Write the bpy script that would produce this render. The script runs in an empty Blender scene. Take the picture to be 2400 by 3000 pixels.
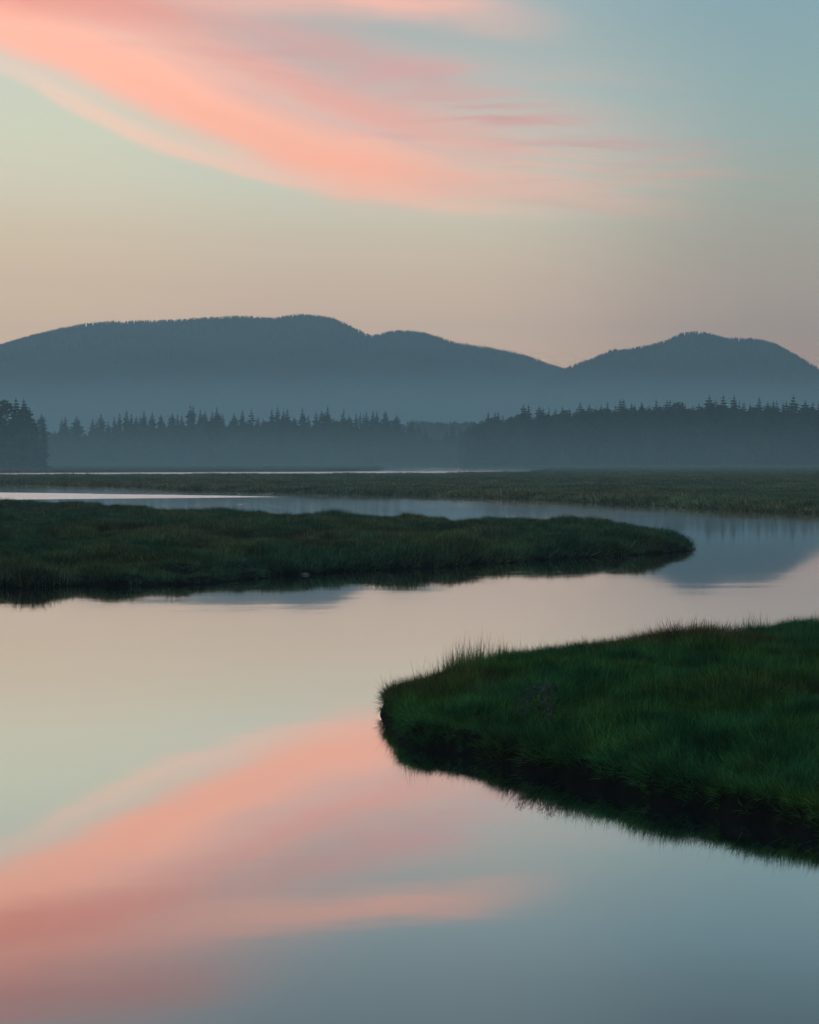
import bpy, bmesh, math, random
import numpy as np
from mathutils import Vector, Matrix

random.seed(7)
RNG = np.random.default_rng(11)
sc = bpy.context.scene
COL = sc.collection

# ------------------------------------------------------------------ camera
CAM_H, PITCH, FPX = 3.5, math.radians(1.80), 3593.0
cam_data = bpy.data.cameras.new('camera')
cam = bpy.data.objects.new('camera', cam_data); COL.objects.link(cam)
cam.location = (0, 0, CAM_H)
cam.rotation_euler = (math.pi / 2 - PITCH, 0, 0)
cam_data.sensor_fit = 'VERTICAL'; cam_data.sensor_height = 30.0; cam_data.lens = 50.0
cam_data.clip_start = 0.1; cam_data.clip_end = 12000
sc.camera = cam

# ------------------------------------------------------------------ render
sc.render.engine = 'CYCLES'
sc.cycles.use_denoising = True
sc.cycles.denoising_prefilter = 'ACCURATE'
sc.cycles.denoising_input_passes = 'RGB_ALBEDO_NORMAL'
sc.cycles.max_bounces = 6; sc.cycles.diffuse_bounces = 2; sc.cycles.glossy_bounces = 3
sc.cycles.transmission_bounces = 3; sc.cycles.volume_bounces = 0
sc.cycles.caustics_reflective = False; sc.cycles.caustics_refractive = False
sc.view_settings.view_transform = 'Standard'
sc.view_settings.look = 'None'
sc.view_settings.exposure = 0.0
sc.view_settings.gamma = 1.0
sc.view_settings.use_curve_mapping = False

HAZE_DENSITY = 0.00060
HAZE_COLOR = (0.545, 0.895, 1.0)
HAZE_TOP = 215.0
HAZE_FAR = 2750.0
HAZE_LOOK = np.array((0.095, 0.170, 0.205))     # what a long path through that air looks like
SKY_GAIN = 1.0


def lin(c):
    c = np.array(c, dtype=float) / 255.0
    return np.where(c <= 0.04045, c / 12.92, ((c + 0.055) / 1.055) ** 2.4)


def through_air(c, v):
    """colour the sky needs so that it looks like c after the haze at v/3593 rad of elevation"""
    e = max(v, 1.0) / FPX
    L = min(HAZE_FAR, (HAZE_TOP - CAM_H) / math.sin(e))
    T = math.exp(-HAZE_DENSITY * L)
    s = (lin(c) - (1 - T) * HAZE_LOOK) / T
    return np.maximum(s, 0.01)


# ------------------------------------------------------------------ node helpers
class G:
    """small expression builder for a node tree"""
    def __init__(self, tree): self.t = tree; self.n = tree.nodes; self.l = tree.links
    def put(self, sock, v):
        if hasattr(v, 'is_output') or isinstance(v, bpy.types.NodeSocket): self.l.new(v, sock)
        elif v is not None: sock.default_value = v
    def m(self, op, a, b=None, c=None, clamp=False):
        n = self.n.new('ShaderNodeMath'); n.operation = op; n.use_clamp = clamp
        for i, v in enumerate((a, b, c)):
            if v is not None: self.put(n.inputs[i], v)
        return n.outputs[0]
    def add(self, a, b): return self.m('ADD', a, b)
    def sub(self, a, b): return self.m('SUBTRACT', a, b)
    def mul(self, a, b): return self.m('MULTIPLY', a, b)
    def step(self, v, a, b, lo=0.0, hi=1.0):
        n = self.n.new('ShaderNodeMapRange'); n.interpolation_type = 'SMOOTHSTEP'
        for i, x in enumerate((v, a, b, lo, hi)): self.put(n.inputs[i], x)
        return n.outputs[0]
    def ramp_lin(self, v, a, b, lo=0.0, hi=1.0):
        n = self.n.new('ShaderNodeMapRange'); n.clamp = True
        for i, x in enumerate((v, a, b, lo, hi)): self.put(n.inputs[i], x)
        return n.outputs[0]
    def xyz(self, x, y, z=0.0):
        n = self.n.new('ShaderNodeCombineXYZ')
        for i, v in enumerate((x, y, z)): self.put(n.inputs[i], v)
        return n.outputs[0]
    def noise(self, vec, scale=1.0, detail=2.0, rough=0.5, dist=0.0):
        n = self.n.new('ShaderNodeTexNoise'); n.noise_dimensions = '3D'
        self.put(n.inputs['Vector'], vec); n.inputs['Scale'].default_value = scale
        n.inputs['Detail'].default_value = detail; n.inputs['Roughness'].default_value = rough
        n.inputs['Distortion'].default_value = dist
        return n.outputs[0]
    def mix(self, f, a, b):
        n = self.n.new('ShaderNodeMix'); n.data_type = 'RGBA'
        self.put(n.inputs[0], f); self.put(n.inputs[6], a); self.put(n.inputs[7], b)
        return n.outputs[2]
    def ramp(self, f, stops, smooth=False):
        n = self.n.new('ShaderNodeValToRGB'); cr = n.color_ramp
        cr.interpolation = 'B_SPLINE' if smooth else 'LINEAR'
        while len(cr.elements) < len(stops): cr.elements.new(0.5)
        for e, (p, c) in zip(cr.elements, stops): e.position = p
        for e, (p, c) in zip(cr.elements, stops): e.color = (*[float(x) for x in c], 1)
        self.put(n.inputs[0], f)
        return n.outputs[0]
    def curve(self, v, pts, lo, hi):
        """piecewise smooth function of v; pts in v -> value"""
        ys = [p[1] for p in pts]; y0, y1 = min(ys), max(ys) + 1e-6
        t = self.ramp_lin(v, lo, hi)
        n = self.n.new('ShaderNodeFloatCurve'); c = n.mapping.curves[0]
        P = [((x - lo) / (hi - lo), (y - y0) / (y1 - y0)) for x, y in pts]
        while len(c.points) < len(P): c.points.new(0.5, 0.5)
        for q, p in zip(c.points, P): q.location = p; q.handle_type = 'AUTO_CLAMPED'
        n.mapping.update()
        self.put(n.inputs['Value'], t)
        return self.m('MULTIPLY_ADD', n.outputs[0], y1 - y0, y0)


# ------------------------------------------------------------------ sky (world)
world = bpy.data.worlds.new('World'); sc.world = world; world.use_nodes = True
wt = world.node_tree; wt.nodes.clear(); g = G(wt)
tc = wt.nodes.new('ShaderNodeTexCoord')
sep = wt.nodes.new('ShaderNodeSeparateXYZ'); wt.links.new(tc.outputs['Generated'], sep.inputs[0])
dx, dy, dz = sep.outputs
AZ = g.m('ARCTAN2', dx, dy)
EL = g.m('ARCSINE', dz)
U = g.mul(AZ, FPX)            # 1/3593 rad steps: right of straight ahead
V = g.mul(EL, FPX)            # above the horizon
vt = g.m('MULTIPLY', V, 1.0 / 5644.0, clamp=True)


def sky_ramp(rows):
    st = [(v / 5644.0, through_air(c, v)) for v, c in rows]
    return g.ramp(vt, st)


left = sky_ramp([(0, (200, 168, 140)), (265, (193, 175, 157)), (365, (196, 179, 159)), (465, (201, 189, 167)), (565, (204, 201, 181)),
                 (665, (204, 208, 186)), (765, (200, 206, 192)), (965, (186, 194, 192)), (1190, (168, 184, 190)), (2000, (160, 180, 195)), (5644, (150, 180, 213))])
mid = sky_ramp([(0, (182, 160, 142)), (265, (183, 167, 154)), (365, (190, 175, 159)), (465, (194, 186, 168)), (565, (194, 199, 183)),
                (665, (186, 196, 186)), (765, (176, 188, 182)), (865, (165, 180, 178)), (965, (154, 178, 183)), (1190, (147, 170, 180)), (2000, (148, 173, 192)), (5644, (148, 179, 213))])
right = sky_ramp([(0, (152, 138, 132)), (215, (152, 142, 137)), (300, (150, 145, 140)), (415, (154, 154, 145)), (565, (152, 165, 157)),
                  (665, (146, 169, 167)), (765, (140, 168, 170)), (965, (130, 163, 174)), (1190, (116, 142, 154)), (2000, (130, 156, 174)), (5644, (146, 177, 213))])
wl = g.curve(AZ, [(-3.1416, 0.5), (-1.6, 1.0), (-0.24, 1.0), (0.0, 0.0), (1.5, 0.0), (3.1416, 0.5)], -3.1416, 3.1416)
wr = g.curve(AZ, [(-3.1416, 0.5), (-1.6, 0.0), (0.0, 0.0), (0.24, 1.0), (1.5, 1.0), (3.1416, 0.5)], -3.1416, 3.1416)
# away from the afterglow (to the right and behind) the low sky is the dim blue grey of the earth's shadow
away = sky_ramp([(0, (92, 100, 116)), (500, (104, 110, 126)), (1200, (128, 128, 142)), (2400, (140, 158, 180)), (5644, (147, 178, 213))])
wa = g.curve(AZ, [(-3.1416, 0.75), (-2.3, 0.1), (-1.8, 0.0), (0.25, 0.0), (1.3, 0.9), (2.3, 1.0), (3.1416, 0.75)], -3.1416, 3.1416)
sky = g.mix(wa, g.mix(wr, g.mix(wl, mid, left), right), away)

# cirrus: long streaks that drift down to the right, lit from below the horizon
warp = g.noise(g.xyz(g.mul(U, 0.0022), g.mul(V, 0.006), 3.1), 1.0, 3.0)
Vw = g.add(V, g.m('MULTIPLY_ADD', warp, 70.0, -35.0))
fwd = g.step(dy, 0.05, 0.3)
LO, HI = -1400.0, 1400.0


def px(pts): return [(x - 862.0, 965.0 - y) for x, y in pts]


def streak(center, up, down, strength, seed, wisp=0.5, fine=0.020, flat=0.0):
    c = g.curve(U, px(center), LO, HI)
    s = g.sub(Vw, c)
    above = g.step(s, up * flat, up, 1.0, 0.0)
    below = g.step(s, -down, 0.0, 0.0, 1.0)
    prof = g.mul(above, below)
    st = g.curve(U, [(x - 862.0, a) for x, a in strength], LO, HI)
    n = g.noise(g.xyz(g.mul(U, 0.0030), g.mul(s, fine), seed), 1.0, 4.0, 0.55, 0.3)
    n = g.m('MULTIPLY_ADD', g.step(n, 0.3, 0.7), wisp, 1.0 - wisp)
    return g.mul(g.mul(g.mul(prof, st), n), fwd)


def tint(c, v): return (*[float(x) for x in through_air(c, v)], 1)


LE, RE = -538, 2262
CORE = [(LE, -110), (0, 88), (200, 162), (400, 240), (600, 322), (780, 372), (950, 394), (1200, 402), (1500, 420), (RE, 470)]
APRON = [(LE, 90), (0, 185), (150, 252), (300, 315), (450, 356), (600, 382), (800, 412), (1000, 455), (1250, 462), (1500, 450), (RE, 470)]
comb = g.noise(g.xyz(g.m('MULTIPLY_ADD', V, 0.0012, g.mul(U, 0.0022)), g.m('MULTIPLY_ADD', U, 0.0012, g.mul(Vw, 0.036)), 31.0), 1.0, 6.0, 0.58, 0.30)
fray = g.noise(g.xyz(g.mul(U, 0.0018), g.m('MULTIPLY_ADD', U, 0.0040, g.mul(Vw, 0.042)), 47.0), 1.0, 6.0, 0.56, 0.25)
# the streaks come apart into strands towards the right
strand = g.sub(1.0, g.mul(g.mul(g.step(U, -150, 450), g.step(fray, 0.60, 0.38)), 0.75))
body = streak(CORE, 350, 70, [(LE, 1.0), (0, 1.0), (400, 0.95), (800, 0.85), (1000, 0.62), (1200, 0.36), (1400, 0.16), (1700, 0.0), (RE, 0)], 1.3, 0.40, 0.016, 0.30)
sky = g.mix(g.mul(g.mul(body, strand), 0.90), sky, tint((226, 173, 164), 800))
veil = streak(APRON, 120, 26, [(LE, 0.4), (0, 0.5), (300, 0.8), (700, 0.7), (1000, 0.4), (1300, 0.15), (1600, 0.0), (RE, 0)], 4.2, 0.30)
sky = g.mix(g.mul(veil, 0.55), sky, tint((226, 204, 188), 650))
core = streak(CORE, 185, 92, [(LE, 1.0), (0, 1.0), (300, 1.0), (700, 1.0), (850, 0.80), (1050, 0.50), (1250, 0.25), (1450, 0.08), (1600, 0.0), (RE, 0)], 5.7, 0.30, 0.026)
sky = g.mix(g.mul(g.mul(core, strand), 0.96), sky, tint((254, 188, 166), 680))
gapb = streak([(LE, -20), (300, 120), (500, 205), (695, 262), (850, 310), (1000, 350), (RE, 420)], 30, 26, [(LE, 0), (350, 0.0), (560, 0.8), (850, 0.9), (1000, 0.5), (1200, 0.0), (RE, 0)], 15.5, 0.5, 0.03)
sky = g.mix(g.mul(gapb, 0.55), sky, tint((208, 186, 180), 720))
band2 = streak([(LE, -60), (100, 20), (250, 62), (417, 118), (560, 165), (695, 214), (830, 260), (973, 302), (1120, 345), (RE, 440)], 62, 44, [(LE, 0.3), (100, 0.5), (350, 0.85), (700, 0.95), (900, 0.75), (1050, 0.45), (1250, 0.0), (RE, 0)], 17.5, 0.40, 0.03)
sky = g.mix(g.mul(band2, 0.72), sky, tint((233, 170, 158), 780))
smear = streak([(LE, 60), (450, 90), (620, 112), (760, 140), (900, 172), (1050, 200), (RE, 300)], 55, 50, [(LE, 0), (430, 0.0), (600, 0.8), (800, 1.0), (950, 0.6), (1150, 0.0), (RE, 0)], 19.5, 0.45, 0.03)
sky = g.mix(g.mul(smear, 0.70), sky, tint((205, 165, 164), 830))
spine = streak(CORE, 60, 55, [(LE, 0.4), (0, 0.4), (350, 0.7), (650, 0.9), (850, 0.6), (1200, 0.0), (RE, 0)], 6.9, 0.4, 0.02)
sky = g.mix(g.mul(spine, 0.55), sky, tint((255, 176, 146), 680))
high = streak([(LE, -120), (0, 22), (250, 40), (500, 62), (800, 110), (RE, 120)], 260, 72, [(LE, 0.95), (0, 0.95), (200, 0.85), (450, 0.55), (700, 0.15), (900, 0.0), (RE, 0)], 8.4, 0.30, 0.012)
sky = g.mix(g.mul(high, 0.85), sky, tint((236, 152, 137), 1000))
apron = streak(APRON, 50, 24, [(LE, 0.1), (0, 0.25), (150, 0.55), (400, 0.75), (700, 0.7), (1000, 0.45), (1250, 0.22), (1500, 0.0), (RE, 0)], 9.1, 0.45)
sky = g.mix(g.mul(g.mul(apron, strand), 0.85), sky, tint((245, 195, 174), 600))
over = streak([(LE, -150), (0, -126), (300, -112), (550, -100), (RE, -90)], 90, 66, [(LE, 0.9), (0, 0.85), (300, 0.9), (450, 0.5), (640, 0.0), (RE, 0)], 27.7, 0.35, 0.02)
sky = g.mix(g.mul(over, 0.8), sky, tint((212, 150, 146), 1080))
top = streak([(LE, -60), (150, -25), (300, 2), (600, 22), (800, 44), (1000, 60), (1150, 74), (RE, 120)], 62, 52,
             [(LE, 0.3), (200, 0.5), (450, 0.75), (700, 1.0), (920, 0.88), (1050, 0.55), (1160, 0.20), (1300, 0.0), (RE, 0)], 13.7, 0.35, 0.03)
sky = g.mix(top, sky, tint((243, 188, 172), 930))
# thin mauve combing on the ragged upper side
cmask = streak([(LE, 60), (500, 110), (800, 200), (1100, 300), (1400, 360), (RE, 420)], 130, 150, [(LE, 0.0), (350, 0.25), (650, 1.0), (1000, 1.0), (1350, 0.85), (1600, 0.35), (1760, 0.0), (RE, 0)], 33.0, 0.2)
sky = g.mix(g.mul(g.mul(g.step(comb, 0.50, 0.72), cmask), 0.85), sky, tint((204, 158, 156), 750))
for i, (pts, a0, a1, w, k) in enumerate([
        ([(600, 186), (750, 178), (900, 164), (1080, 158)], 640, 1120, 20, 0.50),
        ([(780, 216), (950, 216), (1130, 210), (1200, 218)], 760, 1230, 15, 0.55),
        ([(980, 284), (1100, 277), (1240, 266), (1400, 280)], 960, 1420, 12, 0.42),
        ([(980, 324), (1150, 319), (1300, 311), (1520, 324)], 980, 1560, 12, 0.42),
        ([(1200, 380), (1350, 367), (1500, 352), (1640, 360)], 1190, 1660, 12, 0.36),
        ([(1150, 412), (1350, 398), (1500, 396), (1680, 408)], 1150, 1720, 13, 0.30),
        ([(1000, 436), (1200, 446), (1400, 458), (1600, 446)], 960, 1620, 16, 0.26)]):
    ends = [(LE, pts[0][1])] + pts + [(RE, pts[-1][1])]
    am = [(LE, 0), (a0, 0), (a0 * 0.65 + a1 * 0.35, 1.0), (a0 * 0.35 + a1 * 0.65, 0.7), (a1, 0), (RE, 0)]
    wv = streak(ends, w * 1.9, w * 0.9, am, 20.0 + i * 3.3, 0.65, 0.06)
    sky = g.mix(g.mul(wv, k * 1.35), sky, tint((206, 162, 160) if i < 5 else (216, 172, 158), 700))

nish = wt.nodes.new('ShaderNodeTexSky'); nish.sky_type = 'NISHITA'
nish.sun_disc = False
SUN_EL, SUN_AZ = math.radians(1.5), math.radians(-105)     # afterglow side: to the left, a little behind
nish.sun_elevation = SUN_EL; nish.sun_rotation = SUN_AZ
bgn = wt.nodes.new('ShaderNodeBackground'); bgn.inputs[1].default_value = 0.002
wt.links.new(nish.outputs[0], bgn.inputs[0])
bg = wt.nodes.new('ShaderNodeBackground'); bg.inputs[1].default_value = SKY_GAIN
wt.links.new(sky, bg.inputs[0])
ads = wt.nodes.new('ShaderNodeAddShader')
wt.links.new(bg.outputs[0], ads.inputs[0]); wt.links.new(bgn.outputs[0], ads.inputs[1])
wo = wt.nodes.new('ShaderNodeOutputWorld'); wt.links.new(ads.outputs[0], wo.inputs[0])

# ------------------------------------------------------------------ sun: only the last glow
sun_data = bpy.data.lights.new('sun', 'SUN'); sun_data.energy = 0.05; sun_data.angle = math.radians(12)
sun_data.color = (1.0, 0.72, 0.55)
sun = bpy.data.objects.new('sun', sun_data); COL.objects.link(sun)
sd = Vector((math.sin(SUN_AZ) * math.cos(math.radians(6)), math.cos(SUN_AZ) * math.cos(math.radians(6)), math.sin(math.radians(6))))
sun.rotation_euler = sd.to_track_quat('Z', 'Y').to_euler()


# ================================================================== helpers
def ground(x, y, z=0.0):
    """the place on level z that is seen at (x, y) of the photograph (1725 wide)"""
    rx, uy = (x - 862.5) / FPX, (1078.0 - y) / FPX
    d = Vector((rx, math.cos(PITCH) + uy * math.sin(PITCH), -math.sin(PITCH) + uy * math.cos(PITCH)))
    t = (z - CAM_H) / d.z
    return (d.x * t, d.y * t)


def height_at(x, y, depth):
    """(X, Z) of the point seen at (x, y) at distance depth"""
    rx, uy = (x - 862.5) / FPX, (1078.0 - y) / FPX
    d = Vector((rx, math.cos(PITCH) + uy * math.sin(PITCH), -math.sin(PITCH) + uy * math.cos(PITCH)))
    t = depth / d.y
    return d.x * t, CAM_H + d.z * t


def at_depth(x, Y): return ((x - 862.5) / FPX * Y, Y)


def vnoise(x, y, seed=0):
    xi = np.floor(x).astype(np.int64); yi = np.floor(y).astype(np.int64)
    xf, yf = x - xi, y - yi
    u, v = xf * xf * (3 - 2 * xf), yf * yf * (3 - 2 * yf)
    def h(a, b):
        n = (a * 374761393 + b * 668265263 + seed * 982451653) & 0xFFFFFFFF
        n = ((n ^ (n >> 13)) * 1274126177) & 0xFFFFFFFF
        n = n ^ (n >> 16)
        return (n & 0xFFFF) / 65535.0
    return (h(xi, yi) * (1 - u) + h(xi + 1, yi) * u) * (1 - v) + (h(xi, yi + 1) * (1 - u) + h(xi + 1, yi + 1) * u) * v


def fbm(x, y, seed=0, octv=3):
    s, a, t = 0, 1.0, 0
    for o in range(octv):
        s = s + a * vnoise(x * 2 ** o + 17.3 * o, y * 2 ** o - 9.1 * o, seed + o); t += a; a *= 0.5
    return s / t


def sst(x, a, b):
    t = np.clip((x - a) / (b - a), 0, 1); return t * t * (3 - 2 * t)


def poly_dist(P, poly):
    """signed distance (inside positive) of points P (n,2) to polygon"""
    poly = np.asarray(poly, float); A = poly; B = np.roll(poly, -1, 0)
    dmin = np.full(len(P), 1e18); inside = np.zeros(len(P), bool)
    for a, b in zip(A, B):
        ab = b - a; t = np.clip(((P - a) @ ab) / (ab @ ab + 1e-12), 0, 1)
        q = P - (a + t[:, None] * ab)
        dmin = np.minimum(dmin, (q * q).sum(1))
        c = ((a[1] > P[:, 1]) != (b[1] > P[:, 1]))
        with np.errstate(divide='ignore', invalid='ignore'):
            xs = (b[0] - a[0]) * (P[:, 1] - a[1]) / (b[1] - a[1]) + a[0]
        inside ^= c & (P[:, 0] < xs)
    d = np.sqrt(dmin)
    return np.where(inside, d, -d)


def smooth_poly(pts, n=4):
    """Catmull-Rom through a closed outline"""
    pts = np.asarray(pts, float); out = []; N = len(pts)
    for i in range(N):
        p0, p1, p2, p3 = pts[i - 1], pts[i], pts[(i + 1) % N], pts[(i + 2) % N]
        for k in range(n):
            t = k / n
            out.append(0.5 * ((2 * p1) + (-p0 + p2) * t + (2 * p0 - 5 * p1 + 4 * p2 - p3) * t * t + (-p0 + 3 * p1 - 3 * p2 + p3) * t ** 3))
    return np.array(out)


def mesh_np(name, verts, faces, mat=None, smooth=True):
    me = bpy.data.meshes.new(name)
    me.from_pydata([tuple(v) for v in verts], [], [tuple(f) for f in faces])
    if mat: me.materials.append(mat)
    if smooth: me.polygons.foreach_set('use_smooth', [True] * len(me.polygons))
    me.update()
    return me


def grid_mesh(name, X, Y, Z, mat):
    r, c = X.shape
    V = np.stack([X, Y, Z], -1).reshape(-1, 3)
    i = np.arange(r * c).reshape(r, c)
    F = np.stack([i[:-1, :-1], i[:-1, 1:], i[1:, 1:], i[1:, :-1]], -1).reshape(-1, 4)
    me = bpy.data.meshes.new(name)
    me.vertices.add(len(V)); me.vertices.foreach_set('co', V.ravel().astype(np.float32))
    me.loops.add(F.size); me.loops.foreach_set('vertex_index', F.ravel().astype(np.int32))
    me.polygons.add(len(F)); me.polygons.foreach_set('loop_start', np.arange(0, F.size, 4, dtype=np.int32))
    me.update(calc_edges=True)
    me.polygons.foreach_set('use_smooth', [True] * len(F))
    me.materials.append(mat); me.update()
    return me


def link(name, me, parent=None, kind=None, label=None, cat=None, group=None):
    o = bpy.data.objects.new(name, me); COL.objects.link(o)
    if parent: o.parent = parent
    if kind: o['kind'] = kind
    if label: o['label'] = label
    if cat: o['category'] = cat
    if group: o['group'] = group
    return o


def new_mat(name):
    m = bpy.data.materials.new(name); m.use_nodes = True; m.node_tree.nodes.clear()
    gg = G(m.node_tree); out = gg.n.new('ShaderNodeOutputMaterial')
    return m, gg, out


def leaf_mat(name, ca, cb, cc, patch, translucent=0.3, spec=0.0, obj_rand=True, clump=0.0, tree_rand=False):
    """diffuse + translucent greens, mixed by world-space patches and per-copy variation"""
    m, gg, out = new_mat(name)
    geo = gg.n.new('ShaderNodeNewGeometry'); oi = gg.n.new('ShaderNodeObjectInfo')
    n1 = gg.noise(geo.outputs['Position'], patch, 3.0, 0.6)
    c = gg.mix(gg.step(n1, 0.42, 0.60), (*ca, 1), (*cb, 1))
    n2 = gg.noise(geo.outputs['Position'], patch * 0.37, 2.0, 0.5)
    c = gg.mix(gg.mul(gg.step(n2, 0.48, 0.66), 0.8), c, (*cc, 1))
    if clump:      # tussocks of paler and darker species
        n3 = gg.noise(geo.outputs['Position'], clump, 3.0, 0.6)
        k = gg.step(n3, 0.34, 0.66, 0.68, 1.32)
        vm = gg.n.new('ShaderNodeVectorMath'); vm.operation = 'SCALE'
        gg.l.new(c, vm.inputs[0]); gg.l.new(k, vm.inputs['Scale']); c = vm.outputs[0]
    if obj_rand or tree_rand:
        k = gg.m('MULTIPLY_ADD', oi.outputs['Random'], 0.7, 0.65)
        vm = gg.n.new('ShaderNodeVectorMath'); vm.operation = 'SCALE'
        gg.l.new(c, vm.inputs[0]); gg.l.new(k, vm.inputs['Scale']); c = vm.outputs[0]
    if obj_rand:
        k = gg.m('MULTIPLY_ADD', gg.m('POWER', geo.outputs['Random Per Island'], 2.0), 1.5, 0.55)
        vm = gg.n.new('ShaderNodeVectorMath'); vm.operation = 'SCALE'
        gg.l.new(c, vm.inputs[0]); gg.l.new(k, vm.inputs['Scale']); c = vm.outputs[0]
    d = gg.n.new('ShaderNodeBsdfDiffuse'); gg.put(d.inputs[0], c)
    t = gg.n.new('ShaderNodeBsdfTranslucent'); gg.put(t.inputs[0], c)
    mx = gg.n.new('ShaderNodeMixShader'); mx.inputs[0].default_value = translucent
    gg.l.new(d.outputs[0], mx.inputs[1]); gg.l.new(t.outputs[0], mx.inputs[2])
    gg.l.new(mx.outputs[0], out.inputs[0])
    return m


def plain_mat(name, ca, cb, scale, bump=0.0, rough=0.9):
    m, gg, out = new_mat(name)
    geo = gg.n.new('ShaderNodeNewGeometry')
    n1 = gg.noise(geo.outputs['Position'], scale, 5.0, 0.6)
    p = gg.n.new('ShaderNodeBsdfPrincipled')
    gg.put(p.inputs['Base Color'], gg.mix(gg.step(n1, 0.35, 0.65), (*ca, 1), (*cb, 1)))
    p.inputs['Roughness'].default_value = rough; p.inputs['Specular IOR Level'].default_value = 0.02 if name.startswith('marsh') else 0.15
    if bump:
        b = gg.n.new('ShaderNodeBump'); b.inputs['Strength'].default_value = 0.7; b.inputs['Distance'].default_value = bump
        gg.l.new(n1, b.inputs['Height']); gg.l.new(b.outputs[0], p.inputs['Normal'])
    gg.l.new(p.outputs[0], out.inputs[0])
    return m


MUD = plain_mat('marsh_mud', (0.0035, 0.0045, 0.0045), (0.0085, 0.0090, 0.0075), 5.0, 0.06)
TURF = plain_mat('marsh_turf', (0.036, 0.060, 0.030), (0.060, 0.074, 0.034), 0.22, 0.25)
HILL = plain_mat('hill_forest', (0.018, 0.032, 0.020), (0.032, 0.048, 0.026), 0.05, 2.0)
STONE = plain_mat('stone', (0.05, 0.055, 0.055), (0.11, 0.11, 0.105), 6.0, 0.02, 0.7)
BARK = plain_mat('bark', (0.035, 0.028, 0.022), (0.06, 0.05, 0.04), 5.0, 0.02)
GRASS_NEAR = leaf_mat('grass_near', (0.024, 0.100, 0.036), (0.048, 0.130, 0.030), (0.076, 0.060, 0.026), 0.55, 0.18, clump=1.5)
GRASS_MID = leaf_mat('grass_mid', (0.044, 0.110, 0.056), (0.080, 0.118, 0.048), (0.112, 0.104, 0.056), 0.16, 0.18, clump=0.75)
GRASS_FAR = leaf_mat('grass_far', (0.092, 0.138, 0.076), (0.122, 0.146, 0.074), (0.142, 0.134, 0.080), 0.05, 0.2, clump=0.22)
STRAW = leaf_mat('dry_stem', (0.09, 0.075, 0.04), (0.12, 0.095, 0.05), (0.07, 0.07, 0.03), 1.0, 0.2)
FLOWER = leaf_mat('lavender_flower', (0.06, 0.06, 0.075), (0.085, 0.082, 0.10), (0.05, 0.052, 0.065), 6.0, 0.3)
NEEDLE = leaf_mat('spruce_needles', (0.020, 0.038, 0.024), (0.028, 0.046, 0.024), (0.020, 0.034, 0.026), 0.2, 0.15, obj_rand=False, tree_rand=True)
LEAF = leaf_mat('broad_leaves', (0.030, 0.060, 0.026), (0.042, 0.070, 0.026), (0.034, 0.056, 0.026), 0.2, 0.25, obj_rand=False, tree_rand=True)

# ================================================================== water
wm, gg, out = new_mat('calm_water')
geo = gg.n.new('ShaderNodeNewGeometry')
sp = gg.n.new('ShaderNodeSeparateXYZ'); gg.l.new(geo.outputs['Position'], sp.inputs[0])
wx, wy, _ = sp.outputs
# wind-roughened water: a wedge in the left channel, the thin far channel, scattered glints
ax, ay = ground(640, 1046.0)
bx, by = ground(0, 1036.3)
cx, cy = ground(180, 1050.5)


def side(px_, py_, qx_, qy_):
    """signed distance to the line p->q, in metres"""
    L = math.hypot(qx_ - px_, qy_ - py_); nx, ny = (qy_ - py_) / L, -(qx_ - px_) / L
    return gg.add(gg.mul(gg.sub(wx, px_), nx), gg.mul(gg.sub(wy, py_), ny))


wob = gg.m('MULTIPLY_ADD', gg.noise(gg.xyz(gg.mul(wx, 0.10), gg.mul(wy, 0.10)), 1.0, 3.0), 3.0, -1.5)
s_far = gg.m('MULTIPLY', gg.add(side(ax, ay, bx, by), wob), 1.0)       # sign: see below
s_near = gg.add(side(ax, ay, cx, cy), wob)
wedge = gg.mul(gg.step(s_far, 0.5, -1.2), gg.step(s_near, -1.0, 0.8))
wedge = gg.mul(wedge, gg.step(wy, 118, 126))
wedge = gg.mul(wedge, gg.step(wx, ax, ax - 6))
far_st = gg.step(gg.noise(gg.xyz(gg.mul(wx, 0.012), gg.mul(wy, 0.055), 2.0), 1.0, 2.0), 0.50, 0.62)
far_rough = gg.mul(gg.step(wy, 300, 330), gg.m('MAXIMUM', gg.step(wy, 480, 440), gg.mul(far_st, 0.8)))
dash_n = gg.noise(gg.xyz(gg.mul(wx, 0.9), gg.mul(wy, 0.8), 4.0), 1.0, 2.0)
patch_n = gg.noise(gg.xyz(gg.mul(wx, 0.05), gg.mul(wy, 0.05), 1.0), 1.0, 2.0)
dash = gg.mul(gg.step(dash_n, 0.60, 0.66), gg.mul(gg.step(wy, 84, 100), gg.step(wx, 22, 6)))
dash = gg.mul(dash, gg.step(patch_n, 0.42, 0.55))
dash2 = gg.step(gg.noise(gg.xyz(gg.mul(wx, 0.7), gg.mul(wy, 4.2), 9.0), 1.0, 2.0), 0.60, 0.70)
near_bank = gg.mul(gg.mul(gg.step(wy, 46.5, 49.0), gg.step(wy, 58, 54)), gg.mul(gg.step(wx, -5, -2), gg.step(wx, 9, 4)))
dash2 = gg.mul(dash2, near_bank)
rough_m = gg.m('MAXIMUM', gg.m('MAXIMUM', wedge, far_rough), gg.m('MAXIMUM', gg.mul(dash, 0.42), gg.mul(dash2, 0.40)))
calm = gg.add(gg.m('MULTIPLY_ADD', patch_n, 0.03, 0.025), gg.mul(gg.step(wy, 74, 100), 0.025))
rough = gg.m('MULTIPLY_ADD', rough_m, 0.21, calm)
w1 = gg.noise(gg.xyz(gg.mul(wx, 0.22), gg.mul(wy, 0.55)), 1.0, 3.0, 0.5)
w2 = gg.noise(gg.xyz(gg.mul(wx, 0.9), gg.mul(wy, 2.6), 7.0), 1.0, 2.0, 0.5)
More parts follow.
